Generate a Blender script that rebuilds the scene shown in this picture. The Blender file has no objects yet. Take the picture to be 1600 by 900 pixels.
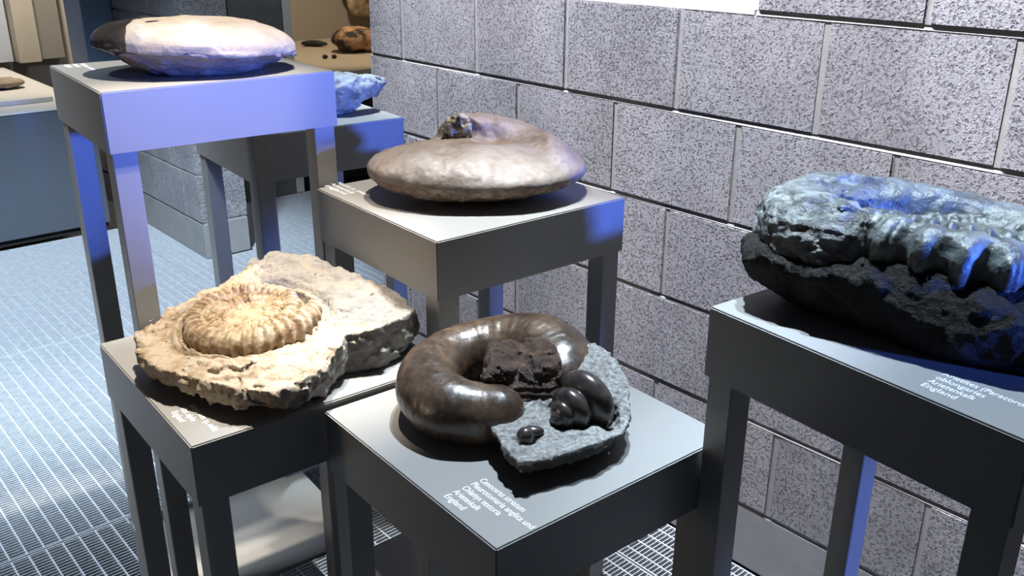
import bpy, bmesh, math, random
import numpy as np
from mathutils import Vector, Matrix

random.seed(7)
rng = np.random.RandomState(11)
scene = bpy.context.scene
COL = scene.collection

# ------------------------------------------------------------------ camera
CAM_POS = Vector((-1.8370, -1.2544, 1.6244))
cF = Vector((0.61310, 0.69999, -0.36623))
cR = Vector((0.75338, -0.65757, 0.00439))
cU = Vector((0.23775, 0.27860, 0.93052))
cd = bpy.data.cameras.new('camera')
cd.sensor_width = 36.0
cd.lens = 1452.85 / 1600 * 36.0
cd.clip_start = 0.05
cam = bpy.data.objects.new('camera', cd)
COL.objects.link(cam)
cam.matrix_world = Matrix(((cR.x, cU.x, -cF.x, CAM_POS.x), (cR.y, cU.y, -cF.y, CAM_POS.y),
                           (cR.z, cU.z, -cF.z, CAM_POS.z), (0, 0, 0, 1)))
scene.camera = cam

# ------------------------------------------------------------------ world, view, lights
w = bpy.data.worlds.new('world')
scene.world = w
w.use_nodes = True
wn = w.node_tree.nodes['Background']
wn.inputs[0].default_value = (0.62, 0.70, 0.90, 1)
wn.inputs[1].default_value = 0.04
scene.view_settings.view_transform = 'Standard'
scene.view_settings.look = 'None'
scene.view_settings.gamma = 1
scene.view_settings.use_curve_mapping = False
scene.view_settings.exposure = 0.0


def lamp(name, kind, loc, target, power, color, size=0.1, angle=60, blend=0.5, sy=None):
    d = bpy.data.lights.new(name, kind)
    d.energy = power
    d.color = color
    if kind == 'SPOT':
        d.spot_size = math.radians(angle)
        d.spot_blend = blend
        d.shadow_soft_size = size
    elif kind == 'AREA':
        d.size = size
        if sy:
            d.shape = 'RECTANGLE'
            d.size_y = sy
    else:
        d.shadow_soft_size = size
    o = bpy.data.objects.new(name, d)
    COL.objects.link(o)
    o.location = loc
    o.rotation_euler = (Vector(target) - Vector(loc)).to_track_quat('-Z', 'Y').to_euler()
    return o


WARM, COOL, MILD = (1.0, 0.89, 0.74), (0.66, 0.83, 1.0), (1.0, 0.95, 0.86)
# ceiling track: one spot for every stand
lamp('ammonite_slab_spot', 'SPOT', (-1.02, 0.14, 3.1), (-1.28, 0.19, 0.9), 520, WARM, 0.03, 25, 0.8)
lamp('lens_fossil_spot', 'SPOT', (-0.85, 0.02, 3.1), (-1.13, 0.58, 1.35), 330, MILD, 0.03, 19, 0.4)
lamp('nautilus_spot', 'SPOT', (-0.62, 0.10, 3.1), (-0.80, 0.14, 1.1), 310, (1.0, 0.91, 0.78), 0.03, 26, 0.7)
lamp('coiled_nautilus_spot', 'SPOT', (-0.52, -0.03, 3.1), (-0.97, -0.32, 0.9), 470, (0.74, 0.87, 1.0), 0.03, 30, 0.6)
lamp('giant_ammonite_spot', 'SPOT', (-0.40, -0.30, 3.1), (-0.68, -0.82, 1.12), 360, COOL, 0.04, 30, 0.7)
lamp('curved_fossil_spot', 'SPOT', (-0.50, 0.98, 3.1), (-0.52, 0.90, 1.2), 380, (0.75, 0.92, 1.0), 0.03, 20, 0.5)
# wall washers
for wy, ty, wp in ((-0.02, -0.85, 720), (-0.02, -0.20, 560), (0.86, 0.30, 560), (0.86, 0.90, 490), (1.60, 1.35, 490)):
    lamp('wall_washer_lamp', 'SPOT', (-0.52, wy, 3.3), (0.0, ty, 1.72), wp, (0.90, 0.92, 1.0), 0.04, 38, 0.6)
BX, BY, BZ = -0.12, -3.2, 1.52
lamp('blue_spot_lamp', 'SPOT', (BX, BY, BZ), (BX - math.sin(math.radians(11)), BY + math.cos(math.radians(11)), BZ - math.tan(math.radians(2.0))),
     1150, (0.07, 0.18, 1.0), 0.10, 18, 0.2)
lamp('low_blue_lamp', 'SPOT', (-0.12, -3.3, 0.55), (-0.12 - math.sin(math.radians(8)), -3.3 + math.cos(math.radians(8)), 0.56), 420, (0.12, 0.24, 1.0), 0.10, 11, 0.4)
lamp('far_daylight_lamp', 'SPOT', (-2.0, 0.5, 4.2), (-0.85, 2.8, 0.0), 2300, (0.72, 0.86, 1.0), 0.3, 38, 0.6)
lamp('near_daylight_lamp', 'SPOT', (-2.6, 0.9, 4.2), (-1.62, 1.38, 0.0), 820, (0.76, 0.88, 1.0), 0.3, 33, 0.5)
lamp('left_bounce_fill', 'SPOT', (-4.6, 1.2, 1.0), (-1.0, 0.42, 1.0), 90, (1.0, 0.82, 0.62), 0.3, 32, 0.9)  # added warm fill imitating bounced light on the left faces of the stands
lamp('niche_lamp', 'SPOT', (1.7, 4.5, 2.4), (1.9, 5.0, 0.7), 100, (1.0, 0.80, 0.55), 0.1, 80, 0.5)
lamp('cabinet_lamp', 'SPOT', (-0.25, 4.9, 2.6), (-0.25, 5.3, 0.7), 190, (1.0, 0.90, 0.74), 0.1, 80, 0.6)
lamp('passage_lamp', 'SPOT', (0.75, 2.4, 2.3), (0.80, 4.0, 0.6), 40, (0.9, 0.95, 1.0), 0.1, 70, 0.6)

# ------------------------------------------------------------------ materials


def mat(name, base=(0.5, 0.5, 0.5), rough=0.6, metal=0.0, spec=0.5):
    m = bpy.data.materials.new(name)
    m.use_nodes = True
    b = m.node_tree.nodes['Principled BSDF']
    b.inputs['Base Color'].default_value = (*base, 1)
    b.inputs['Roughness'].default_value = rough
    b.inputs['Metallic'].default_value = metal
    b.inputs['Specular IOR Level'].default_value = spec
    return m, m.node_tree, b


def nd(nt, kind, **kw):
    n = nt.nodes.new(kind)
    for k, v in kw.items():
        if k in n.inputs:
            n.inputs[k].default_value = v
        else:
            setattr(n, k, v)
    return n


def ramp(nt, stops, src):
    r = nt.nodes.new('ShaderNodeValToRGB')
    e = r.color_ramp.elements
    while len(e) < len(stops):
        e.new(0.5)
    for i, (p, c) in enumerate(stops):
        e[i].position = p
        e[i].color = (*c, 1) if len(c) == 3 else c
    nt.links.new(src, r.inputs[0])
    return r


def stone(name, stops, scale=14, rough=0.7, bump=0.6, bscale=90, dist=0.004, detail=8, spec=0.5, warp=0.0,
          rough2=None, pits=None):
    """mottled procedural stone: colour from one noise, relief from two finer ones"""
    m, nt, b = mat(name, rough=rough, spec=spec)
    tc = nd(nt, 'ShaderNodeTexCoord')
    n1 = nd(nt, 'ShaderNodeTexNoise', Scale=scale, Detail=detail, Roughness=0.62, Distortion=warp)
    nt.links.new(tc.outputs['Object'], n1.inputs['Vector'])
    r = ramp(nt, stops, n1.outputs['Fac'])
    nt.links.new(r.outputs[0], b.inputs['Base Color'])
    n2 = nd(nt, 'ShaderNodeTexNoise', Scale=bscale, Detail=6.0, Roughness=0.65)
    nt.links.new(tc.outputs['Object'], n2.inputs['Vector'])
    bp = nd(nt, 'ShaderNodeBump', Strength=bump, Distance=dist)
    nt.links.new(n2.outputs['Fac'], bp.inputs['Height'])
    nt.links.new(bp.outputs[0], b.inputs['Normal'])
    if rough2 is not None:
        rr = ramp(nt, [(0.35, (rough,) * 3), (0.65, (rough2,) * 3)], n2.outputs['Fac'])
        nt.links.new(rr.outputs[0], b.inputs['Roughness'])
    return m


M = {}
# powder coated steel of the stands
m, nt, b = mat('dark_powder_coat', (0.235, 0.232, 0.225), 0.40, 0.0, 0.5)
tc = nd(nt, 'ShaderNodeTexCoord')
n = nd(nt, 'ShaderNodeTexNoise', Scale=700.0, Detail=2.0)
nt.links.new(tc.outputs['Object'], n.inputs['Vector'])
bp = nd(nt, 'ShaderNodeBump', Strength=0.06, Distance=0.001)
nt.links.new(n.outputs['Fac'], bp.inputs['Height'])
nt.links.new(bp.outputs[0], b.inputs['Normal'])
M['coat'] = m
M['print'] = mat('white_print', (0.82, 0.84, 0.86), 0.6)[0]


def block_mat():
    m, nt, b = mat('porous_concrete_block', rough=0.9, spec=0.25)
    tc = nd(nt, 'ShaderNodeTexCoord')
    geo = nd(nt, 'ShaderNodeNewGeometry')
    oi = nd(nt, 'ShaderNodeObjectInfo')
    # coarse mottling
    n1 = nd(nt, 'ShaderNodeTexNoise', Scale=9.0, Detail=5.0)
    nt.links.new(geo.outputs['Position'], n1.inputs['Vector'])
    r1 = ramp(nt, [(0.3, (0.29, 0.283, 0.305)), (0.7, (0.37, 0.362, 0.385))], n1.outputs['Fac'])
    # pores: irregular pits of many sizes in a gritty face
    wp = nd(nt, 'ShaderNodeTexNoise', Scale=110.0, Detail=3.0)
    nt.links.new(geo.outputs['Position'], wp.inputs['Vector'])
    wv = nd(nt, 'ShaderNodeMix', data_type='VECTOR')
    wv.inputs[0].default_value = 0.014
    nt.links.new(geo.outputs['Position'], wv.inputs[4])
    nt.links.new(wp.outputs['Color'], wv.inputs[5])
    vo = nd(nt, 'ShaderNodeTexVoronoi', Scale=135.0)
    nt.links.new(wv.outputs[1], vo.inputs['Vector'])
    sp = nd(nt, 'ShaderNodeSeparateColor')
    nt.links.new(vo.outputs['Color'], sp.inputs[0])
    rad = nd(nt, 'ShaderNodeMapRange')
    rad.inputs['From Min'].default_value = 0.22
    rad.inputs['To Min'].default_value = 0.0
    rad.inputs['To Max'].default_value = 0.50
    nt.links.new(sp.outputs[0], rad.inputs['Value'])
    df = nd(nt, 'ShaderNodeMath', operation='SUBTRACT')
    nt.links.new(vo.outputs['Distance'], df.inputs[0])
    nt.links.new(rad.outputs[0], df.inputs[1])
    n2 = nd(nt, 'ShaderNodeMapRange')
    n2.inputs['From Min'].default_value = -0.12
    n2.inputs['From Max'].default_value = 0.10
    nt.links.new(df.outputs[0], n2.inputs['Value'])
    gn = nd(nt, 'ShaderNodeTexNoise', Scale=135.0, Detail=6.0, Roughness=0.62, Distortion=0.0)
    nt.links.new(geo.outputs['Position'], gn.inputs['Vector'])
    gr = ramp(nt, [(0.33, (0, 0, 0)), (0.46, (1, 1, 1))], gn.outputs['Fac'])
    mn = nd(nt, 'ShaderNodeMath', operation='MINIMUM')
    nt.links.new(n2.outputs[0], mn.inputs[0])
    nt.links.new(gr.outputs[0], mn.inputs[1])
    n3 = nd(nt, 'ShaderNodeTexNoise', Scale=260.0, Detail=4.0, Roughness=0.65)
    nt.links.new(geo.outputs['Position'], n3.inputs['Vector'])
    mx = nd(nt, 'ShaderNodeMath', operation='MULTIPLY_ADD')
    nt.links.new(n3.outputs['Fac'], mx.inputs[0])
    mx.inputs[1].default_value = 0.6
    nt.links.new(mn.outputs[0], mx.inputs[2])
    bp = nd(nt, 'ShaderNodeBump', Strength=1.0, Distance=0.0050)
    nt.links.new(mx.outputs[0], bp.inputs['Height'])
    nt.links.new(bp.outputs[0], b.inputs['Normal'])
    # shade in the pore bottoms, painted into the colour
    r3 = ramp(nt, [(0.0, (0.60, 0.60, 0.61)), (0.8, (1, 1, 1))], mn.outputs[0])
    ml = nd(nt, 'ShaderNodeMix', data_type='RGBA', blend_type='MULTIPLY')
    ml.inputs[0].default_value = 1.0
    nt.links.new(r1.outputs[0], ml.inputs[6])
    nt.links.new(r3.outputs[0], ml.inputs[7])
    # each block its own slight tone
    hs = nd(nt, 'ShaderNodeHueSaturation')
    mr = nd(nt, 'ShaderNodeMapRange')
    mr.inputs['To Min'].default_value = 0.90
    mr.inputs['To Max'].default_value = 1.10
    nt.links.new(oi.outputs['Random'], mr.inputs['Value'])
    nt.links.new(mr.outputs[0], hs.inputs['Value'])
    nt.links.new(ml.outputs[2], hs.inputs['Color'])
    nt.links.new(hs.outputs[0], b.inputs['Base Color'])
    return m


M['block'] = block_mat()
M['mortar'] = stone('grey_mortar', [(0.3, (0.28, 0.275, 0.27)), (0.7, (0.35, 0.345, 0.34))], 30, 0.9, 0.4, 200, 0.002)
M['plinth'] = stone('smooth_concrete', [(0.3, (0.25, 0.25, 0.255)), (0.7, (0.31, 0.31, 0.315))], 8, 0.8, 0.2, 160, 0.002)
M['sill'] = mat('blown_out_block_top', (0.80, 0.78, 0.74), 0.6)[0]  # overexposure of the block tops, put into a pale colour
M['galv'] = stone('galvanised_steel', [(0.3, (0.40, 0.43, 0.47)), (0.7, (0.56, 0.60, 0.64))], 40, 0.42, 0.1, 300, 0.0005)
M['pit'] = mat('dark_pit', (0.045, 0.050, 0.060), 0.8)[0]
M['plaster'] = stone('beige_plaster', [(0.3, (0.50, 0.45, 0.38)), (0.7, (0.55, 0.50, 0.43))], 3, 0.8, 0.05, 80, 0.001)
M['beige'] = mat('beige_lacquer', (0.44, 0.38, 0.29), 0.5)[0]
M['greybeige'] = mat('grey_beige_panel', (0.30, 0.275, 0.24), 0.6)[0]
M['cabinet'] = mat('blue_grey_lacquer', (0.085, 0.10, 0.125), 0.5)[0]
M['bluesteel'] = mat('blue_grey_steel', (0.13, 0.19, 0.29), 0.5)[0]
M['glassglare'] = mat('pale_blue_glass_glare', (0.52, 0.57, 0.66), 0.3)[0]  # light-blue glare on glass, painted as a flat colour
M['offwhite'] = mat('off_white_board', (0.60, 0.58, 0.54), 0.6)[0]
M['darkpanel'] = stone('dark_grey_panel', [(0.3, (0.10, 0.105, 0.11)), (0.7, (0.14, 0.145, 0.15))], 20, 0.7, 0.1, 100, 0.001)
M['black'] = mat('black_recess', (0.012, 0.012, 0.014), 0.7)[0]
M['darkwall'] = mat('dark_brown_wall', (0.05, 0.04, 0.035), 0.8)[0]

# ------------------------------------------------------------------ helpers


def link(o, parent=None):
    COL.objects.link(o)
    if parent is not None:
        o.parent = parent
    return o


def thing(name, label, cat, loc=(0, 0, 0), rz=0.0, group=None):
    o = bpy.data.objects.new(name, None)
    o.empty_display_size = 0.1
    link(o)
    o.location = loc
    o.rotation_euler = (0, 0, rz)
    tag(o, label, cat, group)
    return o


def tag(o, label, cat, group=None):
    o['label'] = label
    o['category'] = cat
    if group:
        o['group'] = group
    return o


def struct(o):
    o['kind'] = 'structure'
    return o


def box_bm(bm, x0, x1, y0, y1, z0, z1):
    v = [bm.verts.new(p) for p in ((x0, y0, z0), (x1, y0, z0), (x1, y1, z0), (x0, y1, z0),
                                   (x0, y0, z1), (x1, y0, z1), (x1, y1, z1), (x0, y1, z1))]
    for f in ((0, 3, 2, 1), (4, 5, 6, 7), (0, 1, 5, 4), (1, 2, 6, 5), (2, 3, 7, 6), (3, 0, 4, 7)):
        bm.faces.new([v[i] for i in f])


def finish(bm, name, material, parent=None, bevel=0.0, seg=2, smooth=False):
    if bevel > 0:
        bmesh.ops.bevel(bm, geom=list(bm.edges), offset=bevel, segments=seg, affect='EDGES', profile=0.5)
    me = bpy.data.meshes.new(name)
    bm.to_mesh(me)
    bm.free()
    me.materials.append(material)
    if smooth:
        me.polygons.foreach_set('use_smooth', [True] * len(me.polygons))
    return link(bpy.data.objects.new(name, me), parent)


def box(name, material, x0, x1, y0, y1, z0, z1, parent=None, bevel=0.0, seg=2):
    bm = bmesh.new()
    box_bm(bm, x0, x1, y0, y1, z0, z1)
    return finish(bm, name, material, parent, bevel, seg)


# ---- sculpting by signed distance fields, meshed with surface nets
NOISE = rng.rand(32, 32, 32).astype(np.float32)


def vnoise(p):
    i = np.floor(p).astype(np.int32)
    f = (p - i).astype(np.float32)
    f = f * f * (3 - 2 * f)
    i &= 31
    j = (i + 1) & 31
    x0, y0, z0 = i[..., 0], i[..., 1], i[..., 2]
    x1, y1, z1 = j[..., 0], j[..., 1], j[..., 2]
    fx, fy, fz = f[..., 0], f[..., 1], f[..., 2]
    N = NOISE
    a = N[x0, y0, z0] * (1 - fx) + N[x1, y0, z0] * fx
    b = N[x0, y1, z0] * (1 - fx) + N[x1, y1, z0] * fx
    c = N[x0, y0, z1] * (1 - fx) + N[x1, y0, z1] * fx
    d = N[x0, y1, z1] * (1 - fx) + N[x1, y1, z1] * fx
    return (a * (1 - fy) + b * fy) * (1 - fz) + (c * (1 - fy) + d * fy) * fz - 0.5


def fbm(p, scale, octv=3, gain=0.5):
    s = 0
    a = 1.0
    for k in range(octv):
        s = s + a * vnoise(p * np.float32(scale * 2.03 ** k) + np.float32(k * 7.31))
        a *= gain
    return s * 2


def ridge(p, scale, octv=3):
    s = 0
    a = 1.0
    for k in range(octv):
        s = s + a * (np.abs(vnoise(p * np.float32(scale * 2.1 ** k) + np.float32(3.7 + k * 5.1))) * 4 - 0.5)
        a *= 0.5
    return s


def facets(p, scale):
    """cheap chipped look: distance-ordered random plane offsets (worley cells)"""
    q = p * np.float32(scale)
    i = np.floor(q).astype(np.int32)
    best = np.full(q.shape[:-1], 9.0, np.float32)
    val = np.zeros(q.shape[:-1], np.float32)
    for dx in (-1, 0, 1):
        for dy in (-1, 0, 1):
            for dz in (-1, 0, 1):
                c = i + np.array([dx, dy, dz])
                m = c & 31
                jx = NOISE[m[..., 0], m[..., 1], m[..., 2]]
                jy = NOISE[m[..., 1], m[..., 2], m[..., 0]]
                jz = NOISE[m[..., 2], m[..., 0], m[..., 1]]
                d = q - c - np.stack([jx, jy, jz], -1)
                dd = (d * d).sum(-1)
                k = dd < best
                # tilted plane inside every cell
                tv = (jx - 0.5) * d[..., 1] + (jy - 0.5) * d[..., 2] + (jz - 0.5) * d[..., 0] + (jx - 0.5) * 0.6
                val = np.where(k, tv, val)
                best = np.where(k, dd, best)
    return val


def smin(a, b, k):
    h = np.clip(0.5 + 0.5 * (b - a) / k, 0, 1)
    return b + (a - b) * h - k * h * (1 - h)


def smax(a, b, k):
    return -smin(-a, -b, k)


def sstep(x, a, b):
    t = np.clip((x - a) / (b - a), 0, 1)
    return t * t * (3 - 2 * t)


def catmull(pts, n=8):
    P = np.array(pts, float)
    Q = np.vstack([2 * P[0] - P[1], P, 2 * P[-1] - P[-2]])
    out = []
    for i in range(1, len(Q) - 2):
        for t in np.linspace(0, 1, n, endpoint=False):
            a, b, c, d = Q[i - 1], Q[i], Q[i + 1], Q[i + 2]
            out.append(0.5 * ((2 * b) + (-a + c) * t + (2 * a - 5 * b + 4 * c - d) * t * t + (-a + 3 * b - 3 * c + d) * t ** 3))
    out.append(P[-1])
    return np.array(out)


def tube(p, pts, n=6, sub=True):
    """tapered tube along points (a,b,h,r): returns distance, arc length, height over the centre line"""
    Q = catmull(pts, n) if sub else np.array(pts, float)
    best = np.full(p.shape[:-1], 9.0, np.float32)
    arc = np.zeros_like(best)
    up = np.zeros_like(best)
    s = 0.0
    for i in range(len(Q) - 1):
        A, B = Q[i, :3].astype(np.float32), Q[i + 1, :3].astype(np.float32)
        ab = B - A
        L = float(np.linalg.norm(ab))
        t = np.clip(((p - A) @ ab) / (L * L), 0, 1)
        c = A + t[..., None] * ab
        d = np.sqrt(((p - c) ** 2).sum(-1)) - (Q[i, 3] + t * (Q[i + 1, 3] - Q[i, 3])).astype(np.float32)
        k = d < best
        best = np.where(k, d, best)
        arc = np.where(k, s + t * L, arc)
        up = np.where(k, (p[..., 2] - c[..., 2]), up)
        s += L
    return best, arc, up


def ell(p, c, r):
    q = (p - np.array(c, np.float32)) / np.array(r, np.float32)
    k0 = np.sqrt((q * q).sum(-1))
    q2 = q / np.array(r, np.float32)
    k1 = np.sqrt((q2 * q2).sum(-1)) + 1e-6
    return k0 * (k0 - 1) / k1


def poly2d(p, poly):
    """signed distance to a closed polygon in a,b (negative inside)"""
    x, y = p[..., 0], p[..., 1]
    d = np.full(x.shape, 1e3, np.float32)
    s = np.ones(x.shape, np.float32)
    n = len(poly)
    for i in range(n):
        ax, ay = poly[i][:2]
        bx, by = poly[(i + 1) % n][:2]
        ex, ey = bx - ax, by - ay
        wx, wy = x - ax, y - ay
        t = np.clip((wx * ex + wy * ey) / (ex * ex + ey * ey), 0, 1)
        d = np.minimum(d, (wx - ex * t) ** 2 + (wy - ey * t) ** 2)
        c1 = y >= ay
        c2 = y < by
        c3 = ex * wy > ey * wx
        s = np.where((c1 & c2 & c3) | (~c1 & ~c2 & ~c3), -s, s)
    return s * np.sqrt(d)


def idw(p, poly, col, pw=2.5):
    num = 0
    den = 0
    for q in poly:
        wgt = 1 / (((p[..., 0] - q[0]) ** 2 + (p[..., 1] - q[1]) ** 2) + 4e-4) ** (pw / 2)
        num = num + wgt * q[col]
        den = den + wgt
    return num / den


def sculpt(name, fn, lo, hi, step, materials, parent=None, pick=None):
    lo = np.array(lo, float)
    hi = np.array(hi, float)
    n = np.ceil((hi - lo) / step).astype(int) + 1
    ax = [np.float32(lo[k]) + np.arange(n[k], dtype=np.float32) * np.float32(step) for k in range(3)]
    G = np.stack(np.meshgrid(*ax, indexing='ij'), -1)
    D = fn(G).astype(np.float32)
    D[0], D[-1], D[:, 0], D[:, -1], D[:, :, -1], D[:, :, 0] = (np.maximum(D[0], 1e-3), np.maximum(D[-1], 1e-3),
        np.maximum(D[:, 0], 1e-3), np.maximum(D[:, -1], 1e-3), np.maximum(D[:, :, -1], 1e-3), np.maximum(D[:, :, 0], 1e-3))
    S = D < 0
    cs = tuple(k - 1 for k in n)
    acc = np.zeros(cs + (3,), np.float32)
    cnt = np.zeros(cs, np.float32)
    offs = [(i, j, k) for i in (0, 1) for j in (0, 1) for k in (0, 1)]

    def sub(A, o):
        return A[o[0]:o[0] + cs[0], o[1]:o[1] + cs[1], o[2]:o[2] + cs[2]]
    for o in offs:
        for axs in range(3):
            if o[axs] == 1:
                continue
            o2 = list(o)
            o2[axs] = 1
            a, b2 = sub(D, o), sub(D, o2)
            cr = sub(S, o) != sub(S, o2)
            t = np.where(cr, a / np.where(cr, a - b2, 1), 0)
            base = np.array(o, np.float32)
            for k in range(3):
                acc[..., k] += np.where(cr, base[k] + (t if k == axs else 0), 0)
            cnt += cr
    act = cnt > 0
    idx = np.full(cs, -1, np.int64)
    idx[act] = np.arange(act.sum())
    cell = np.argwhere(act)
    V = lo + (cell + acc[act] / cnt[act][:, None]) * step
    quads = []
    for axs in range(3):
        u, v = (axs + 1) % 3, (axs + 2) % 3
        sl0 = [slice(None)] * 3
        sl1 = [slice(None)] * 3
        sl0[axs] = slice(0, -1)
        sl1[axs] = slice(1, None)
        s0, s1 = S[tuple(sl0)], S[tuple(sl1)]
        e = np.argwhere(s0 != s1)
        e = e[(e[:, u] > 0) & (e[:, v] > 0) & (e[:, u] < n[u] - 1) & (e[:, v] < n[v] - 1)]
        fl = s0[tuple(e.T)]
        q = []
        for du, dv in ((1, 1), (0, 1), (0, 0), (1, 0)):
            c = e.copy()
            c[:, u] -= du
            c[:, v] -= dv
            q.append(idx[tuple(c.T)])
        q = np.stack(q, 1)
        q[~fl] = q[~fl][:, ::-1]
        quads.append(q)
    Q = np.vstack(quads)
    Q = Q[(Q >= 0).all(1)]
    me = bpy.data.meshes.new(name)
    me.vertices.add(len(V))
    me.vertices.foreach_set('co', V.astype(np.float32).ravel())
    me.loops.add(Q.size)
    me.loops.foreach_set('vertex_index', Q.astype(np.int32).ravel())
    me.polygons.add(len(Q))
    me.polygons.foreach_set('loop_start', np.arange(0, Q.size, 4, dtype=np.int32))
    me.polygons.foreach_set('loop_total', np.full(len(Q), 4, np.int32))
    me.update(calc_edges=True)
    me.polygons.foreach_set('use_smooth', [True] * len(Q))
    for mm in materials:
        me.materials.append(mm)
    if pick is not None:
        ce = V[Q].mean(1)
        nr = np.cross(V[Q[:, 2]] - V[Q[:, 0]], V[Q[:, 3]] - V[Q[:, 1]])
        nr /= np.linalg.norm(nr, axis=1)[:, None] + 1e-12
        me.polygons.foreach_set('material_index', pick(ce, nr).astype(np.int32))
    me.update()
    return link(bpy.data.objects.new(name, me), parent)


def near(D, G, fn, band=0.03):
    """add relief only close to the surface"""
    m = np.abs(D) < band
    D[m] += fn(G[m])
    return D


# ------------------------------------------------------------------ setting: block walls
Z0 = 0.187      # top of the smooth base course
H = 0.25        # course height
BW = 0.393      # block length
J = 0.011       # joint


JB = 0.010      # bed joint


def block_mesh(name, ln, dp, h=H - JB):
    bm = bmesh.new()
    box_bm(bm, 0, dp, -ln / 2, ln / 2, -h / 2, h / 2)
    bmesh.ops.bevel(bm, geom=list(bm.edges), offset=0.003, segments=2, affect='EDGES')
    me = bpy.data.meshes.new(name)
    bm.to_mesh(me)
    bm.free()
    me.materials.append(M['block'])
    return me


wall_r = struct(box('wall_right', M['mortar'], 0.007, 0.240, -2.2, 1.600, Z0 - 0.006, Z0 + H * 5 - 0.011))
full = block_mesh('block', BW - J, 0.25)
cache = {}


def put_block(wall, x, y0, y1, row, dp=0.25):
    ln = round(y1 - y0 - J, 3)
    if ln < 0.05:
        return
    key = (ln, dp)
    if key not in cache:
        cache[key] = full if abs(ln - (BW - J)) < 0.002 and dp == 0.25 else block_mesh('block', ln, dp)
    o = bpy.data.objects.new('block', cache[key])
    link(o, wall)
    o.location = (x + random.uniform(-0.0015, 0.0015), (y0 + y1) / 2, Z0 + H * (row + 0.5))
    o.rotation_euler = (random.uniform(-.002, .002), random.uniform(-.003, .003), random.uniform(-.003, .003))


YEND = 1.609
heads = {}


def head(wall, x, y, row, dp=0.25):
    bm = heads.setdefault(wall.name, (wall, bmesh.new()))[1]
    z = Z0 + H * (row + 0.5)
    box_bm(bm, x + 0.003, x + 0.010, y - J / 2 - 0.002, y + J / 2 + 0.002, z - H / 2 + JB / 2, z + H / 2 - JB / 2)


for row in range(5):
    ph = 0.2290 if row % 2 == 0 else 0.0350
    k0 = math.floor((YEND - ph) / BW)
    y1 = YEND
    y0 = ph + k0 * BW
    while y1 > -2.15:
        put_block(wall_r, 0.0, y0, y1, row)
        head(wall_r, 0.0, y0, row)
        y1 = y0
        y0 -= BW
# courses above the sill, right of the opening
upper = struct(box('wall_right_upper', M['mortar'], 0.007, 0.240, -2.2, 0.012, Z0 + H * 5 - 0.006, Z0 + H * 8 - 0.01))
for row in range(5, 8):
    ph = 0.0200
    y1, y0 = ph, (-0.377 if row % 2 == 1 else -0.18)
    while y1 > -2.15:
        put_block(upper, 0.0, y0, y1, row)
        head(upper, 0.0, y0, row)
        y1 = y0
        y0 -= BW
struct(box('trim_1', M['sill'], 0.003, 0.30, 0.024, 1.606, Z0 + H * 5 - 0.006, Z0 + H * 5 + 0.008, bevel=0.002))  # added pale plate for the blown-out block tops under the opening
struct(box('baseboard_right', M['plinth'], 0.003, 0.245, -2.2, 1.607, 0.0, Z0 - 0.004, bevel=0.004))

# pier that carries the wall on behind the passage
pier = struct(box('wall_left', M['mortar'], -0.041, 0.191, 3.179, 4.7, Z0 - 0.006, Z0 + H * 8 - 0.01))
for row in range(8):
    ys = [3.17, 3.36, 3.755, 4.15, 4.54, 4.7] if row % 2 == 0 else [3.17, 3.54, 3.935, 4.33, 4.7]
    for a, b2 in zip(ys[:-1], ys[1:]):
        put_block(pier, -0.05, a, b2, row)
        head(pier, -0.05, b2, row)
struct(box('baseboard_left', M['plinth'], -0.047, 0.197, 3.173, 4.7, 0.0, Z0 - 0.004, bevel=0.004))

def bed(wall, x, y0, y1, row, bm):
    z = Z0 + H * row
    x0, xb = x + 0.0075, x + 0.0012
    v = [bm.verts.new(p) for p in ((x0, y0, z + JB / 2), (xb, y0, z - JB / 2), (x0 + 0.004, y0, z - JB / 2), (x0, y1, z + JB / 2), (xb, y1, z - JB / 2), (x0 + 0.004, y1, z - JB / 2))]
    for f in ((0, 1, 2), (5, 4, 3), (0, 3, 4, 1), (1, 4, 5, 2), (2, 5, 3, 0)):
        bm.faces.new([v[i] for i in f])


for wl, bx, ya, yb, rows in ((wall_r, 0.0, -2.2, 1.605, range(1, 5)), (upper, 0.0, -2.2, 0.018, range(5, 8)), (pier, -0.05, 3.174, 4.7, range(1, 8))):
    bm = bmesh.new()
    for r in rows:
        bed(wl, bx, ya, yb, r, bm)
    finish(bm, 'bed_joints', M['mortar'], wl)
for wl, bm in heads.values():
    finish(bm, 'head_joints', M['mortar'], wl)

# far walls and the room beyond the opening
struct(box('wall_back', M['plaster'], -3.4, 0.6, 5.86, 5.96, -0.3, 2.6))
struct(box('wall_far_right', M['darkwall'], 3.2, 3.3, -2.3, 6.0, -0.3, 2.6))
struct(box('trim_2', M['darkpanel'], 0.585, 0.925, 4.0, 5.9, 0.0, 2.4, bevel=0.004))
struct(box('trim_3', M['bluesteel'], -0.215, -0.056, 4.02, 4.30, 0.70, 2.4, bevel=0.006))
struct(box('trim_4', M['plaster'], -0.155, -0.02, 5.62, 5.85, 0.735, 2.5, bevel=0.004))
struct(box('trim_5', M['glassglare'], -1.60, -0.165, 5.74, 5.85, 0.735, 2.5, bevel=0.004))  # panel painted to stand in for glare on the glass
struct(box('trim_6', M['greybeige'], -0.018, 0.165, 5.74, 5.85, 0.735, 2.5, bevel=0.004))
struct(box('ceiling', M['darkwall'], 0.25, 3.3, -2.3, 3.9, 2.45, 2.55))

# ------------------------------------------------------------------ setting: floor of steel gratings
floor = struct(box('floor', M['pit'], -3.4, 3.3, -2.3, 6.0, -0.36, -0.30))


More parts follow.
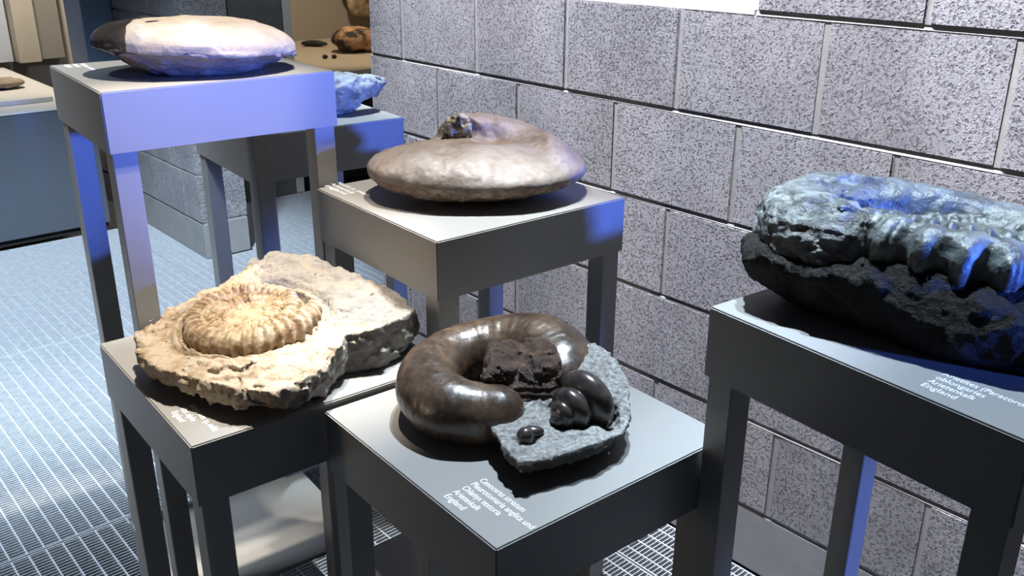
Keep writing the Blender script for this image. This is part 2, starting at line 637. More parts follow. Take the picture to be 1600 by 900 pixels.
def grating(x0, x1, y0, y1):
    g = 0.003
    fr = bmesh.new()
    for (a, b2, c, d) in ((x0 + g, x1 - g, y0 + g, y0 + g + 0.004), (x0 + g, x1 - g, y1 - g - 0.004, y1 - g),
                          (x0 + g, x0 + g + 0.004, y0 + g + 0.004, y1 - g - 0.004), (x1 - g - 0.004, x1 - g, y0 + g + 0.004, y1 - g - 0.004)):
        box_bm(fr, a, b2, c, d, -0.032, 0.0)
    panel = finish(fr, 'grating_panel', M['galv'], floor)
    bm = bmesh.new()
    ny = int(round((y1 - y0) / 0.0133))
    for k in range(1, ny):
        y = y0 + (y1 - y0) * k / ny
        box_bm(bm, x0 + g + 0.004, x1 - g - 0.004, y - 0.0013, y + 0.0013, -0.030, -0.0008)
    o = finish(bm, 'bearing_bars', M['galv'], panel)
    o['kind'] = 'stuff'
    bm = bmesh.new()
    nx = int(round((x1 - x0) / 0.0445))
    for k in range(1, nx):
        x = x0 + (x1 - x0) * k / nx
        box_bm(bm, x - 0.0022, x + 0.0022, y0 + g + 0.004, y1 - g - 0.004, -0.011, 0.0)
    o = finish(bm, 'cross_bars', M['galv'], panel)
    o['kind'] = 'stuff'


XS = [-2.95, -1.80, -0.21, -0.001]
YS = [-1.585, -0.19, 1.205, 2.60, 4.00]
for i in range(3):
    for j in range(4):
        if i == 0 and j < 1:
            continue
        grating(XS[i], XS[i + 1], YS[j], YS[j + 1])
grating(-0.001, 1.40, 1.62, 2.60)
grating(-0.001, 1.40, 2.60, 3.165)
grating(0.21, 1.40, 3.165, 4.00)

# ------------------------------------------------------------------ display stands
# name: front corner x, y, yaw, depth along left edge, length along right edge, top height, apron height
STANDS = {
    'A': (-1.309, 0.432, -0.0840, 0.399, 0.445, 1.347, 0.109),
    'B': (-0.945, -0.041, -0.0439, 0.434, 0.452, 1.117, 0.110),
    'C': (-1.407, -0.043, -0.0500, 0.461, 0.460, 0.898, 0.106),
    'D': (-1.213, -0.514, -0.0430, 0.453, 0.454, 0.889, 0.106),
    'E': (-0.877, -0.979, -0.0976, 0.452, 0.420, 1.123, 0.106),
    'F': (-0.863, 0.809, -0.0869, 0.420, 0.421, 1.145, 0.118),
}
STAND_LABEL = {
    'A': 'tallest dark steel stand at back left, carrying the cream lens-shaped fossil',
    'B': 'dark steel stand in the middle by the block wall, carrying the smooth grey nautilus',
    'C': 'low dark steel stand at front left, carrying the cream ribbed ammonite slab',
    'D': 'low dark steel stand at front centre, carrying the dark brown coiled nautilus and snail',
    'E': 'dark steel stand at far right by the wall, carrying the huge black ammonite rock',
    'F': 'dark steel stand half hidden behind the tallest stand, carrying a bluish fossil',
}
SHELF_Z = {'A': 0.235, 'B': 0.20, 'F': 0.2}
LEG = 0.044


def text_mesh(lines, parent, z):
    """flat printed caption: (string, u of baseline, v of line start, printed width)"""
    bm = bmesh.new()
    for s, u, v, wd in lines:
        cu = bpy.data.curves.new('caption', 'FONT')
        cu.body = s
        cu.size = 0.0155
        cu.extrude = 0.00012
        cu.resolution_u = 3
        t = bpy.data.objects.new('caption', cu)
        COL.objects.link(t)
        bpy.context.view_layer.update()
        dg = bpy.context.evaluated_depsgraph_get()
        me = bpy.data.meshes.new_from_object(t.evaluated_get(dg))
        xs = [q.co.x for q in me.vertices]
        k = wd / (max(xs) - min(xs))
        # reading direction is -v (towards the front corner), up is +u
        me.transform(Matrix(((0, 1, 0, u), (-k, 0, 0, v), (0, 0, 1, z), (0, 0, 0, 1))))
        bm.from_mesh(me)
        bpy.data.objects.remove(t)
        bpy.data.curves.remove(cu)
        bpy.data.meshes.remove(me)
    return finish(bm, 'caption_text', M['print'], parent)


def stand(key):
    x, y, yaw, s, s2, zt, h = STANDS[key]
    t = thing('display_stand', STAND_LABEL[key], 'stand', (x, y, 0), yaw, 'dark steel display stands')
    bm = bmesh.new()
    box_bm(bm, 0, s2, 0, s, zt - h, zt)
    # a folded sheet box, open underneath
    bm.faces.ensure_lookup_table()
    bot = [f for f in bm.faces if f.calc_center_median().z < zt - h + 1e-4]
    bmesh.ops.bevel(bm, geom=[e for e in bm.edges if not all(abs(q.co.z - (zt - h)) < 1e-5 for q in e.verts)], offset=0.0022, segments=2, affect='EDGES')
    bot = [f for f in bm.faces if f.calc_center_median().z < zt - h + 1e-4 and len(f.verts) >= 4 and f.calc_area() > 0.05]
    r = bmesh.ops.inset_region(bm, faces=bot, thickness=0.004)
    ret = bmesh.ops.extrude_discrete_faces(bm, faces=bot)
    for f in ret['faces']:
        for q in f.verts:
            q.co.z = zt - 0.006
    finish(bm, 'top_box', M['coat'], t)
    zleg = zt - 0.008
    i = 0.0055
    for (a, c) in ((i, i), (i, s - i - LEG), (s2 - i - LEG, s - i - LEG), (s2 - i - LEG, i)):
        box('leg', M['coat'], a, a + LEG, c, c + LEG, 0.0005, zleg, t, 0.0015, 1)
    if key in SHELF_Z:
        box('shelf', M['coat'], 0.001, s2 - 0.001, 0.001, s - 0.001, SHELF_Z[key] - 0.012, SHELF_Z[key], t, 0.0015, 1)
    return t


stands = {k: stand(k) for k in STANDS}
text_mesh([('Cenoceras striatum', 0.0765, 0.139, 0.096), ('Pleurotomaria anglica und', 0.0612, 0.139, 0.132),
           ('Chlamys textoria', 0.0459, 0.139, 0.082), ('Arietenkalk', 0.0306, 0.139, 0.057),
           ('England', 0.0153, 0.139, 0.042)], stands['D'], 0.889)
text_mesh([('Arietites (Paracoroniceras)', 0.0705, 0.144, 0.136), ('oblongaries', 0.0552, 0.144, 0.060),
           ('Arietenkalk', 0.0399, 0.144, 0.057), ('England', 0.0246, 0.144, 0.042)], stands['E'], 1.123)
text_mesh([('Ammonites sp. indet', 0.044, 0.128, 0.104), ('Lias alpha', 0.029, 0.125, 0.050), ('England', 0.014, 0.124, 0.040)], stands['C'], 0.898)
text_mesh([('Nautilus sp. striatum', 0.053, 0.447, 0.126), ('Arietenkalk', 0.037, 0.447, 0.092), ('England', 0.022, 0.443, 0.080)], stands['B'], 1.117)
text_mesh([('Nautilus sp. striatum', 0.056, 0.388, 0.105), ('Arietenkalk', 0.041, 0.388, 0.048), ('England', 0.026, 0.388, 0.042)], stands['A'], 1.347)


def fossil(name, label, key, ox, oy, rdeg):
    return thing(name, label, 'fossil', (ox, oy, STANDS[key][5] + 0.0006), math.radians(rdeg))


# ------------------------------------------------------------------ fossil materials
M['cream'] = stone('weathered_cream_limestone', [(0.3, (0.1633, 0.1137, 0.0686)), (0.42, (0.349, 0.265, 0.1764)), (0.55, (0.4455, 0.3711, 0.2809)), (0.7, (0.3713, 0.3256, 0.2777))], 30, 0.8, 1.0, 120, 0.007, warp=0.6)
M['creamgrey'] = stone('pale_grey_limestone', [(0.3, (0.1505, 0.1344, 0.1183)), (0.5, (0.2526, 0.2386, 0.2204)), (0.7, (0.3118, 0.2634, 0.1989))], 30, 0.8, 1.0, 140, 0.007, warp=0.6)
M['fresh'] = stone('fresh_grey_break', [(0.3, (0.102, 0.0936, 0.0864)), (0.6, (0.198, 0.1896, 0.1776)), (0.75, (0.3, 0.27, 0.228))], 20, 0.7, 0.5, 90, 0.003, spec=0.3)
M['ribbed'] = stone('ochre_ribbed_shell', [(0.32, (0.175, 0.1052, 0.0545)), (0.46, (0.3426, 0.2477, 0.1476)), (0.6, (0.4374, 0.3529, 0.2485)), (0.72, (0.3426, 0.3004, 0.2485))], 40, 0.7, 0.7, 160, 0.004, warp=0.5)
M['nautilus'] = stone('smooth_mauve_grey_shell', [(0.3, (0.0838, 0.0591, 0.0444)), (0.42, (0.1577, 0.1261, 0.1064)), (0.56, (0.202, 0.1774, 0.1626)), (0.66, (0.1528, 0.1232, 0.1064)), (0.78, (0.0986, 0.0788, 0.069))], 11, 0.5, 0.5, 60, 0.003, rough2=0.68, warp=0.8)
M['nautedge'] = stone('brown_shell_edge', [(0.32, (0.06, 0.036, 0.021)), (0.5, (0.18, 0.12, 0.078)), (0.68, (0.288, 0.228, 0.18))], 60, 0.6, 0.9, 110, 0.006)
M['aperture'] = stone('pale_and_brown_crystal_fill', [(0.38, (0.027, 0.018, 0.009)), (0.46, (0.18, 0.144, 0.096)), (0.52, (0.408, 0.39, 0.336)), (0.7, (0.33, 0.336, 0.288))], 48, 0.6, 1.0, 90, 0.008, detail=3)
M['bronze'] = stone('polished_brown_shell', [(0.28, (0.0148, 0.0091, 0.0062)), (0.48, (0.0491, 0.0319, 0.0211)), (0.62, (0.1064, 0.0693, 0.0445)), (0.78, (0.1801, 0.1246, 0.0779))], 17, 0.24, 0.22, 85, 0.003, spec=0.7, rough2=0.42)
M['chunk'] = stone('rough_brown_break', [(0.3, (0.0115, 0.0057, 0.0033)), (0.55, (0.0574, 0.0301, 0.0164)), (0.75, (0.1531, 0.0899, 0.052))], 55, 0.42, 1.0, 120, 0.008, spec=0.6)
M['matrix'] = stone('sparkling_grey_matrix', [(0.3, (0.126, 0.1224, 0.117)), (0.5, (0.306, 0.306, 0.297)), (0.7, (0.54, 0.54, 0.522))], 150, 0.5, 1.0, 380, 0.004, spec=0.6)
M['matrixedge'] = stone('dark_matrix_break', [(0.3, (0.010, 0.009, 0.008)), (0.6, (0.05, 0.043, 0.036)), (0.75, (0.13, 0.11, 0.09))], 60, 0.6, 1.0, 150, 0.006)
M['snail'] = stone('polished_black_snail', [(0.3, (0.016, 0.013, 0.012)), (0.6, (0.055, 0.046, 0.042)), (0.78, (0.11, 0.095, 0.085))], 40, 0.26, 0.1, 120, 0.001, spec=0.7)
M['blackrock'] = stone('rough_black_rock', [(0.3, (0.0021, 0.0014, 0.001)), (0.52, (0.007, 0.005, 0.0036)), (0.68, (0.021, 0.0151, 0.0106)), (0.8, (0.07, 0.0489, 0.0322))], 32, 0.6, 1.0, 95, 0.010, spec=0.25, warp=1.2)
M['greenshell'] = stone('glossy_grey_green_shell', [(0.28, (0.0341, 0.0375, 0.0341)), (0.48, (0.1023, 0.1159, 0.1091)), (0.66, (0.2046, 0.2319, 0.2251)), (0.8, (0.2864, 0.3137, 0.3001))], 26, 0.30, 0.7, 60, 0.005, spec=0.7, warp=1.0)
M['fibre'] = stone('fibrous_grey_shell', [(0.3, (0.026, 0.0275, 0.0253)), (0.48, (0.1042, 0.1116, 0.1079)), (0.64, (0.253, 0.2753, 0.2678)), (0.8, (0.3422, 0.3348, 0.2976))], 30, 0.34, 1.0, 75, 0.010, spec=0.7, warp=1.6)
M['core'] = stone('pale_cream_core', [(0.26, (0.2108, 0.1476, 0.0896)), (0.42, (0.3267, 0.2635, 0.1897)), (0.6, (0.3689, 0.3267, 0.2635)), (0.76, (0.3162, 0.2846, 0.2477))], 15, 0.75, 0.5, 90, 0.004)
M['under'] = stone('grey_pink_underside', [(0.3, (0.132, 0.108, 0.108)), (0.6, (0.228, 0.198, 0.198))], 24, 0.75, 0.7, 90, 0.005)
M['darkshell'] = stone('shiny_dark_shell', [(0.3, (0.009, 0.0081, 0.0077)), (0.6, (0.0338, 0.0293, 0.027)), (0.8, (0.072, 0.063, 0.054))], 18, 0.28, 0.3, 60, 0.004, spec=0.7)
M['bluefossil'] = stone('pale_grey_chipped_shell', [(0.3, (0.084, 0.096, 0.096)), (0.5, (0.27, 0.282, 0.276)), (0.7, (0.372, 0.384, 0.372))], 24, 0.5, 0.8, 70, 0.006)

# ------------------------------------------------------------------ fossil C: ribbed ammonite on a cream slab
fc = fossil('ammonite_slab', 'cream limestone slab with a ribbed ochre ammonite, on the low front left stand', 'C', -1.194, 0.172, -24.27)
mm = 0.001
SLAB = [(-197, 25, 60, 22), (-184, -62, 58, 18), (-152, -118, 57, 18), (-92, -172, 57, 22), (-40, -222, 57, 26), (21, -258, 58, 24),
        (72, -232, 64, 10), (112, -196, 66, 4), (135, -150, 72, 0), (150, -118, 78, 0), (205, -120, 86, 0), (268, -66, 82, 8), (286, -28, 70, 10),
        (268, 30, 82, 4), (222, 100, 92, 0), (172, 170, 97, 0), (120, 215, 112, 0), (62, 222, 124, 0), (10, 205, 118, 0),
        (-22, 165, 100, 0), (-70, 138, 90, 0), (-140, 90, 74, 8)]
SLAB = [tuple(v * mm for v in q) for q in SLAB]
AC = np.array([-0.004, 0.010], np.float32)
AR = np.array([0.128, 0.106], np.float32)


def amm_plane(p):
    return 0.074 + 0.07 * p[..., 0] + 0.17 * p[..., 1]


def f_slab(G):
    d2 = poly2d(G, SLAB)
    top = idw(G, SLAB, 2)
    bot = idw(G, SLAB, 3)
    q = (G[..., :2] - AC) / AR
    r = np.sqrt((q * q).sum(-1))
    wgt = sstep(r, 1.45, 1.02)
    top = top * (1 - wgt) + (amm_plane(G) - 0.002) * wgt
    top = top - 0.012 * np.exp(-((r - 1.07) / 0.055) ** 2) - 0.02 * sstep(r, 1.0, 0.9)
    h = G[..., 2]
    D = np.maximum(np.maximum(d2 + np.clip((0.04 - h), 0, 1) * 0.35, (h - top) * 0.9), (bot - h))
    # conchoidal scoops on the broken right side
    for c, rr in (((0.175, -0.205, 0.045), 0.072), ((0.262, -0.135, 0.06), 0.055), ((0.09, -0.285, 0.02), 0.05)):
        D = smax(D, rr - np.sqrt(((G - np.array(c, np.float32)) ** 2).sum(-1)), 0.004)

    def rel(p):
        n0 = 0.010 * facets(p, 28) + 0.0055 * fbm(p, 38, 3)
        side = sstep(p[..., 2], 0.09, 0.03)
        return n0 * (0.45 + 0.75 * side) + 0.0022 * fbm(p, 150, 2)
    return near(D, G, rel)


def pick_slab(c, n):
    q = (c[:, :2] - AC) / AR
    r = np.sqrt((q * q).sum(1))
    m = np.zeros(len(c))
    nz = vnoise((c * 30).astype(np.float32))
    m[(c[:, 0] + 0.6 * c[:, 1] + nz * 0.08 > 0.12) & (r > 1.05)] = 1
    m[(n[:, 2] < 0.45) & (n[:, 1] < 0.25) & (c[:, 0] + nz * 0.06 > 0.045)] = 2
    return m


sculpt('matrix', f_slab, (-0.225, -0.285, -0.002), (0.31, 0.25, 0.145), 0.0030, [M['cream'], M['creamgrey'], M['fresh']], fc, pick_slab)


def f_amm(G):
    q = (G[..., :2] - AC) / np.array((1.0, 0.83), np.float32)
    r = np.sqrt((q * q).sum(-1))
    th = np.arctan2(q[..., 1], q[..., 0])
    z = G[..., 2] - amm_plane(G)
    g = 0.66
    D = np.maximum(r - 0.028, np.abs(z + 0.002) - 0.006)
    ph = (-0.15 - th) / (2 * np.pi) % 1.0
    for k in range(6):
        s = k + ph
        Rm = 0.112 * g ** s
        hw = 0.0232 * g ** s
        if k == 0:
            hw = hw * (0.55 + 0.45 * sstep(ph, 0.0, 0.10))
        nrib = 38 if k < 2 else 32
        rib = np.cos(nrib * th + (r - Rm) / np.maximum(hw, 1e-4) * 0.8)
        amp = 0.0042 * g ** (0.7 * s) * (r > Rm - 0.6 * hw)
        d = np.sqrt((r - Rm) ** 2 + ((z - 0.003) * (0.9 if k == 0 else 1.0)) ** 2) - hw * 1.0 - amp * rib
        D = np.minimum(D, d)
    D = np.maximum(D, -(z + 0.028))
    return near(D, G, lambda p: 0.0022 * fbm(p, 70, 3), 0.02)


sculpt('ammonite', f_amm, (-0.14, -0.125, 0.02), (0.145, 0.135, 0.135), 0.0019, [M['ribbed']], fc)

# ------------------------------------------------------------------ fossil B: large smooth nautilus
fb = fossil('nautilus_shell', 'large smooth mauve-grey nautilus lying on the middle stand by the wall', 'B', -0.689, 0.156, -39.15)


def f_naut(G):
    D = ell(G, (0.0, 0.005, 0.050), (0.215, 0.172, 0.047))
    lob = ell(G, (-0.06, -0.03, 0.058), (0.155, 0.115, 0.042))
    D = smin(D, lob, 0.03)
    t, s, up = tube(G, [(-0.085, 0.080, 0.086, 0.052), (-0.030, 0.096, 0.087, 0.053), (0.02, 0.100, 0.084, 0.054), (0.085, 0.080, 0.076, 0.050), (0.140, 0.02, 0.064, 0.042), (0.145, -0.04, 0.056, 0.032)], 5)
    t = np.maximum(t, (G[..., 0] + 0.036) * -0.62 + (G[..., 1] - 0.090) * -0.78)
    D = smin(D, t, 0.022)
    # inner hollow and the seam between the whorls
    D = smax(D, 0.030 - np.sqrt(((G - np.array((0.022, 0.015, 0.125), np.float32)) ** 2).sum(-1)), 0.03)
    sm, _, _ = tube(G, [(-0.135, 0.062, 0.112, 0.006), (-0.08, 0.040, 0.106, 0.008), (-0.02, 0.026, 0.100, 0.008), (0.025, 0.012, 0.096, 0.007)], 4)
    D = smax(D, -sm, 0.012)
    D = np.maximum(D, -(G[..., 2] - 0.0005))

    def rel(p):
        rim = sstep(p[..., 2], 0.048, 0.02)
        return 0.0035 * fbm(p, 16, 3) + rim * 0.0035 * fbm(p, 60, 3) + 0.0008 * fbm(p, 130, 2)
    return near(D, G, rel)


def pick_naut(c, n):
    nz = vnoise((c * 45).astype(np.float32))
    m = np.zeros(len(c))
    m[(n[:, 2] < 0.1 + 0.5 * nz) & (c[:, 2] < 0.048)] = 1
    return m


sculpt('shell', f_naut, (-0.235, -0.195, -0.001), (0.235, 0.195, 0.155), 0.0030, [M['nautilus'], M['nautedge']], fb, pick_naut)


def f_ap(G):
    D = ell(G, (-0.034, 0.096, 0.088), (0.046, 0.044, 0.050))
    D = np.maximum(D, (G[..., 0] + 0.042) * -0.62 + (G[..., 1] - 0.082) * -0.78)
    return near(D, G, lambda p: 0.010 * facets(p, 45) + 0.005 * fbm(p, 60, 3))


sculpt('aperture_filling', f_ap, (-0.115, 0.02, 0.02), (-0.015, 0.15, 0.15), 0.0025, [M['aperture']], fb)

# ------------------------------------------------------------------ fossil A: lens shaped cream fossil
fa = fossil('lens_fossil', 'lens-shaped cream fossil with a shiny dark tip, on the tallest stand', 'A', -1.075, 0.580, -22.71)


def lens(G, g=0.0):
    c = (0.008, -0.012)
    x = (G[..., 0] - c[0]) / (0.190 + g)
    y = (G[..., 1] - c[1]) / (0.138 + g)
    r = np.sqrt(x * x + y * y)
    keel = 0.047 + 0.012 * x * -1 + 0.0
    rr = np.clip(r, 0, 1)
    up = 0.054 * np.sqrt(np.clip(1 - rr ** 2.6, 0, 1)) ** 0.9
    dn = 0.046 * (1 - sstep(r, 0.45, 1.02)) + 0.004
    z = G[..., 2] - keel
    dd = np.where(z > 0, z - up - g * 0.7, -z - dn)
    return np.maximum(dd * 0.7, (r - 1) * 0.11), r, z


def cut_line(p):
    # positive on the cream side (front and right)
    return -(p[..., 1] - np.interp(p[..., 0], [-0.13, -0.11, -0.095, -0.06, 0.04, 0.19], [-0.20, -0.085, -0.045, -0.012, 0.026, 0.05]).astype(np.float32))


def f_lens(G):
    D, r, z = lens(G)
    wav = 0.003 * np.sin(G[..., 0] * 95) * sstep(G[..., 1], -0.02, 0.04)
    return near(D + wav * (z > 0.02), G, lambda p: 0.0016 * fbm(p, 24, 3) + 0.0030 * sstep(p[..., 2], 0.045, 0.03) * fbm(p, 50, 3))


def f_core(G):
    D, r, z = lens(G, 0.0035)
    cl = cut_line(G) + 0.010 * np.sin(G[..., 0] * 70 + 1.0) + 0.010 * vnoise(G * 60)
    D = np.maximum(np.maximum(D, -cl), -(z + 0.003 + 0.004 * vnoise(G * 40)))
    return near(D, G, lambda p: 0.0030 * fbm(p, 18, 4))


def pick_lens(c, n):
    m = np.zeros(len(c))
    m[(c[:, 2] < 0.050) & (c[:, 0] > -0.12 + 0.05 * vnoise((c * 25).astype(np.float32)))] = 1
    return m


sculpt('dark_shell', f_lens, (-0.20, -0.165, -0.001), (0.215, 0.14, 0.12), 0.0030, [M['darkshell'], M['under']], fa, pick_lens)
sculpt('cream_core', f_core, (-0.20, -0.165, 0.02), (0.215, 0.14, 0.125), 0.0030, [M['core']], fa)

# ------------------------------------------------------------------ fossil D: coiled nautilus with a snail on matrix
fd = fossil('coiled_nautilus', 'dark brown polished coiled nautilus with a black snail on grey matrix, front centre stand', 'D', -1.007, -0.214, -38.58)
COIL = [(34, -92, 44, 44), (4, -95, 47, 47), (-34, -84, 50, 50), (-66, -46, 53, 52), (-70, 8, 57, 51), (-46, 58, 60, 50), (2, 88, 63, 52),
        (62, 90, 67, 58), (112, 68, 68, 65), (140, 22, 62, 62), (142, -15, 56, 56)]
COIL = [tuple(v * mm for v in q) for q in COIL]


def f_coil(G):
    t, s, up = tube(G, COIL, 5)
    # faint septa grooves and a flattened back
    D = t - 0.0003 * np.cos(s * 2 * np.pi / 0.034)
    D = np.maximum(D, -(G[..., 2] - 0.0004))
    return near(D, G, lambda p: 0.0020 * fbm(p, 14, 2) + 0.0003 * fbm(p, 110, 2))


sculpt('shell', f_coil, (-0.135, -0.15, -0.001), (0.205, 0.155, 0.145), 0.0025, [M['bronze']], fd)


def f_chunk(G):
    q = np.abs(G - np.array((0.078, -0.046, 0.058), np.float32))
    # front face leans back towards the top
    lean = (G[..., 1] + 0.086 - 0.40 * np.clip(G[..., 2] - 0.045, 0, 1)) * 0.9
    D = np.maximum(np.maximum(q[..., 0] - 0.058, q[..., 1] - 0.060), (G[..., 2] - 0.111 - 0.06 * (G[..., 1] + 0.04)))
    D = smax(D, -lean * 0.85, 0.012)
    D = smax(D, ell(G, (0.078, -0.030, 0.055), (0.078, 0.098, 0.082)), 0.01)

    def rel(p):
        lam = 0.0022 * np.sin(p[..., 2] * 520 + 14 * vnoise(p * 22)) * sstep(p[..., 2], 0.088, 0.07)
        return 0.009 * fbm(p, 26, 3) + 0.006 * facets(p, 45) + lam
    return near(D, G, rel)


sculpt('broken_core', f_chunk, (-0.010, -0.13, 0.005), (0.150, 0.090, 0.135), 0.0021, [M['chunk']], fd)

MPOLY = [(24, -98), (26, -140), (40, -190), (62, -236), (84, -232), (130, -212), (182, -185), (216, -160), (236, -118), (238, -80), (226, -36),
         (208, 4), (180, 28), (150, 34), (118, 10), (70, -20), (30, -60)]
MPOLY = [tuple(v * mm for v in q) for q in MPOLY]


def mtop(p):
    a, b = p[..., 0], p[..., 1]
    return 0.047 + np.minimum(0.55 * np.clip(b + 0.122, 0, 1) * sstep(a, 0.085, 0.165) + 0.16 * np.clip(b + 0.14, 0, 0.06), 0.056)


SN = [((0.171, -0.096, 0.066), 0.0490, 0.56), ((0.1440, -0.119, 0.0635), 0.0350, 0.58), ((0.1305, -0.131, 0.0605), 0.0225, 0.62), ((0.1230, -0.138, 0.0580), 0.0120, 0.85)]
SAX = np.array((-0.70, -0.58, -0.18), np.float32)
SAX /= np.linalg.norm(SAX)


def snail(G):
    D = None
    for c, r, k in SN:
        v = G - np.array(c, np.float32)
        t = v @ SAX
        rad = np.sqrt(np.maximum((v * v).sum(-1) - t * t, 0))
        q = np.sqrt((rad / r) ** 2 + (t / (r * k)) ** 2)
        d = (q - 1) * r * min(k, 1) * 0.9
        D = d if D is None else smin(D, d, 0.0015)
    return D


def f_mat(G):
    d2 = poly2d(G, MPOLY)
    h = G[..., 2]
    bot = 0.020 * sstep(G[..., 1], -0.09, -0.16)
    D = np.maximum(np.maximum(d2 + np.clip(0.04 - h, 0, 1) * 0.55, (h - mtop(G)) * 0.85), bot - h)
    D = smax(D, -(snail(G) - 0.0035), 0.006)
    v = G - np.array((0.074, -0.176, 0.055), np.float32)
    D = smax(D, 0.021 - np.sqrt((v * v).sum(-1)), 0.004)

    def rel(p):
        return 0.0045 * fbm(p, 30, 3) + 0.0016 * fbm(p, 170, 2) + 0.006 * facets(p, 40) * sstep(p[..., 2] - mtop(p), -0.008, -0.02)
    return near(D, G, rel)


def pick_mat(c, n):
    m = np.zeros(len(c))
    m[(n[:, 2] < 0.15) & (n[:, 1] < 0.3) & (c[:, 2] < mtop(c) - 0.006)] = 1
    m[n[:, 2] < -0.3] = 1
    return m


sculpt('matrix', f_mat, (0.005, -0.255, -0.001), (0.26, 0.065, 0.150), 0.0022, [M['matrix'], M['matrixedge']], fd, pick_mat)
sculpt('snail_shell', snail, (0.105, -0.165, 0.0), (0.25, -0.02, 0.15), 0.0016, [M['snail']], fd)


def f_small(G):
    D = ell(G, (0.073, -0.180, 0.056), (0.0125, 0.0125, 0.0125))
    D = smin(D, ell(G, (0.083, -0.164, 0.053), (0.018, 0.010, 0.008)), 0.003)
    return D


sculpt('small_shell', f_small, (0.05, -0.21, 0.03), (0.115, -0.14, 0.08), 0.0014, [M['snail']], fd)

# ------------------------------------------------------------------ fossil E: huge ammonite on black rock
fe = fossil('giant_ammonite_rock', 'huge black rock with a glossy grey-green ribbed ammonite on top, far right stand', 'E', -0.612, -0.690, -65.26)
EP = [(-206, -62), (-196, -112), (-155, -135), (-95, -152), (-30, -164), (30, -176), (90, -188), (160, -190), (225, -170), (258, -100), (262, -20),
      (235, 25), (150, 62), (40, 85), (-60, 92), (-140, 66), (-190, 5)]
EP = [tuple(v * mm for v in q) for q in EP]


def f_rock(G):
    d2 = poly2d(G, EP)
    h = G[..., 2]
    # undercut towards the table
    inset = (-0.016 + 0.052 * sstep(G[..., 0], 0.06, -0.12)) * sstep(h, 0.095, 0.0) + 0.015 * sstep(h, 0.03, 0.0)
    bulge = 0.018 * np.sin(np.clip(h / 0.115, 0, 1) * np.pi)
    top = 0.108 - 0.014 * sstep(G[..., 0], -0.02, -0.08)
    D = smax(smax(d2 + inset - bulge, (h - top), 0.03), -(h - 0.0004), 0.004)

    def rel(p):
        return 0.008 * fbm(p, 12, 3) + 0.007 * facets(p, 26) + 0.0025 * ridge(p, 45, 2)
    return near(D, G, rel, 0.04)


def f_big(G):
    out, s, up = tube(G, [(-0.088, -0.092, 0.106, 0.055), (-0.132, -0.066, 0.104, 0.060), (-0.140, 0.0, 0.100, 0.063), (-0.085, 0.040, 0.108, 0.056), (0.0, 0.055, 0.114, 0.046),
                          (0.085, 0.050, 0.110, 0.040), (0.17, 0.02, 0.108, 0.038), (0.215, -0.03, 0.110, 0.040)], 5)
    fr, s2, up2 = tube(G, [(0.215, -0.03, 0.110, 0.038), (0.200, -0.11, 0.112, 0.037), (0.135, -0.140, 0.113, 0.037), (0.06, -0.138, 0.116, 0.036), (-0.005, -0.122, 0.120, 0.034),
                           (-0.048, -0.098, 0.122, 0.030)], 5)
    rib = np.cos(s2 * 2 * np.pi / 0.044)
    fr = fr - 0.0085 * rib * sstep(up2, 0.044, 0.012)
    inn, s3, up3 = tube(G, [(-0.055, -0.05, 0.120, 0.022), (0.0, -0.074, 0.124, 0.022), (0.07, -0.082, 0.122, 0.022), (0.13, -0.07, 0.118, 0.020), (0.16, -0.03, 0.114, 0.018),
                            (0.13, 0.012, 0.112, 0.017), (0.07, 0.02, 0.112, 0.017), (0.02, 0.0, 0.112, 0.015)], 4)
    inn = inn - 0.003 * np.cos(s3 * 2 * np.pi / 0.022)
    bed = ell(G, (0.05, -0.03, 0.095), (0.17, 0.11, 0.03))
    D = np.minimum(np.minimum(smin(out, bed, 0.012), fr), inn)
    D = np.maximum(D, 0.070 - G[..., 2])

    def rel(p):
        lump = sstep(p[..., 0], -0.03, -0.07)
        st = p * np.array((0.5, 1.0, 1.6), np.float32)
        return 0.0022 * fbm(p, 26, 3) + lump * (0.005 * fbm(st, 34, 3) + 0.0025 * ridge(st, 60, 2)) + 0.001 * fbm(p, 120, 2)
    return near(D, G, rel)


def pick_big(c, n):
    m = np.zeros(len(c))
    m[(c[:, 0] < -0.052 + 0.3 * (c[:, 2] - 0.12))] = 1
    return m


sculpt('rock_base', f_rock, (-0.25, -0.26, -0.001), (0.30, 0.15, 0.165), 0.0034, [M['blackrock']], fe)
sculpt('ammonite', f_big, (-0.235, -0.20, 0.06), (0.275, 0.15, 0.185), 0.0026, [M['greenshell'], M['fibre']], fe, pick_big)

# ------------------------------------------------------------------ fossil F: bluish fossil behind the tallest stand
ff = fossil('curved_fossil', 'pale bluish curved fossil with a chipped end, behind the tallest stand', 'F', -0.520, 0.872, -31.77)


def f_tusk(G):
    t, s, up = tube(G, [(-0.16, 0.10, 0.050, 0.046), (-0.10, 0.03, 0.055, 0.050), (-0.04, 0.02, 0.060, 0.046), (0.015, 0.045, 0.066, 0.036), (0.050, 0.075, 0.064, 0.024)], 5)
    D = smin(t, ell(G, (-0.09, 0.05, 0.02), (0.09, 0.07, 0.03)), 0.02)
    D = np.maximum(D - 0.002 * np.cos(s * 300) * sstep(G[..., 0], 0.01, 0.03), -(G[..., 2] - 0.0004))
    return near(D, G, lambda p: 0.006 * fbm(p, 40, 3) + 0.006 * facets(p, 42))


sculpt('shell', f_tusk, (-0.23, -0.06, -0.001), (0.10, 0.17, 0.135), 0.0032, [M['bluefossil']], ff)

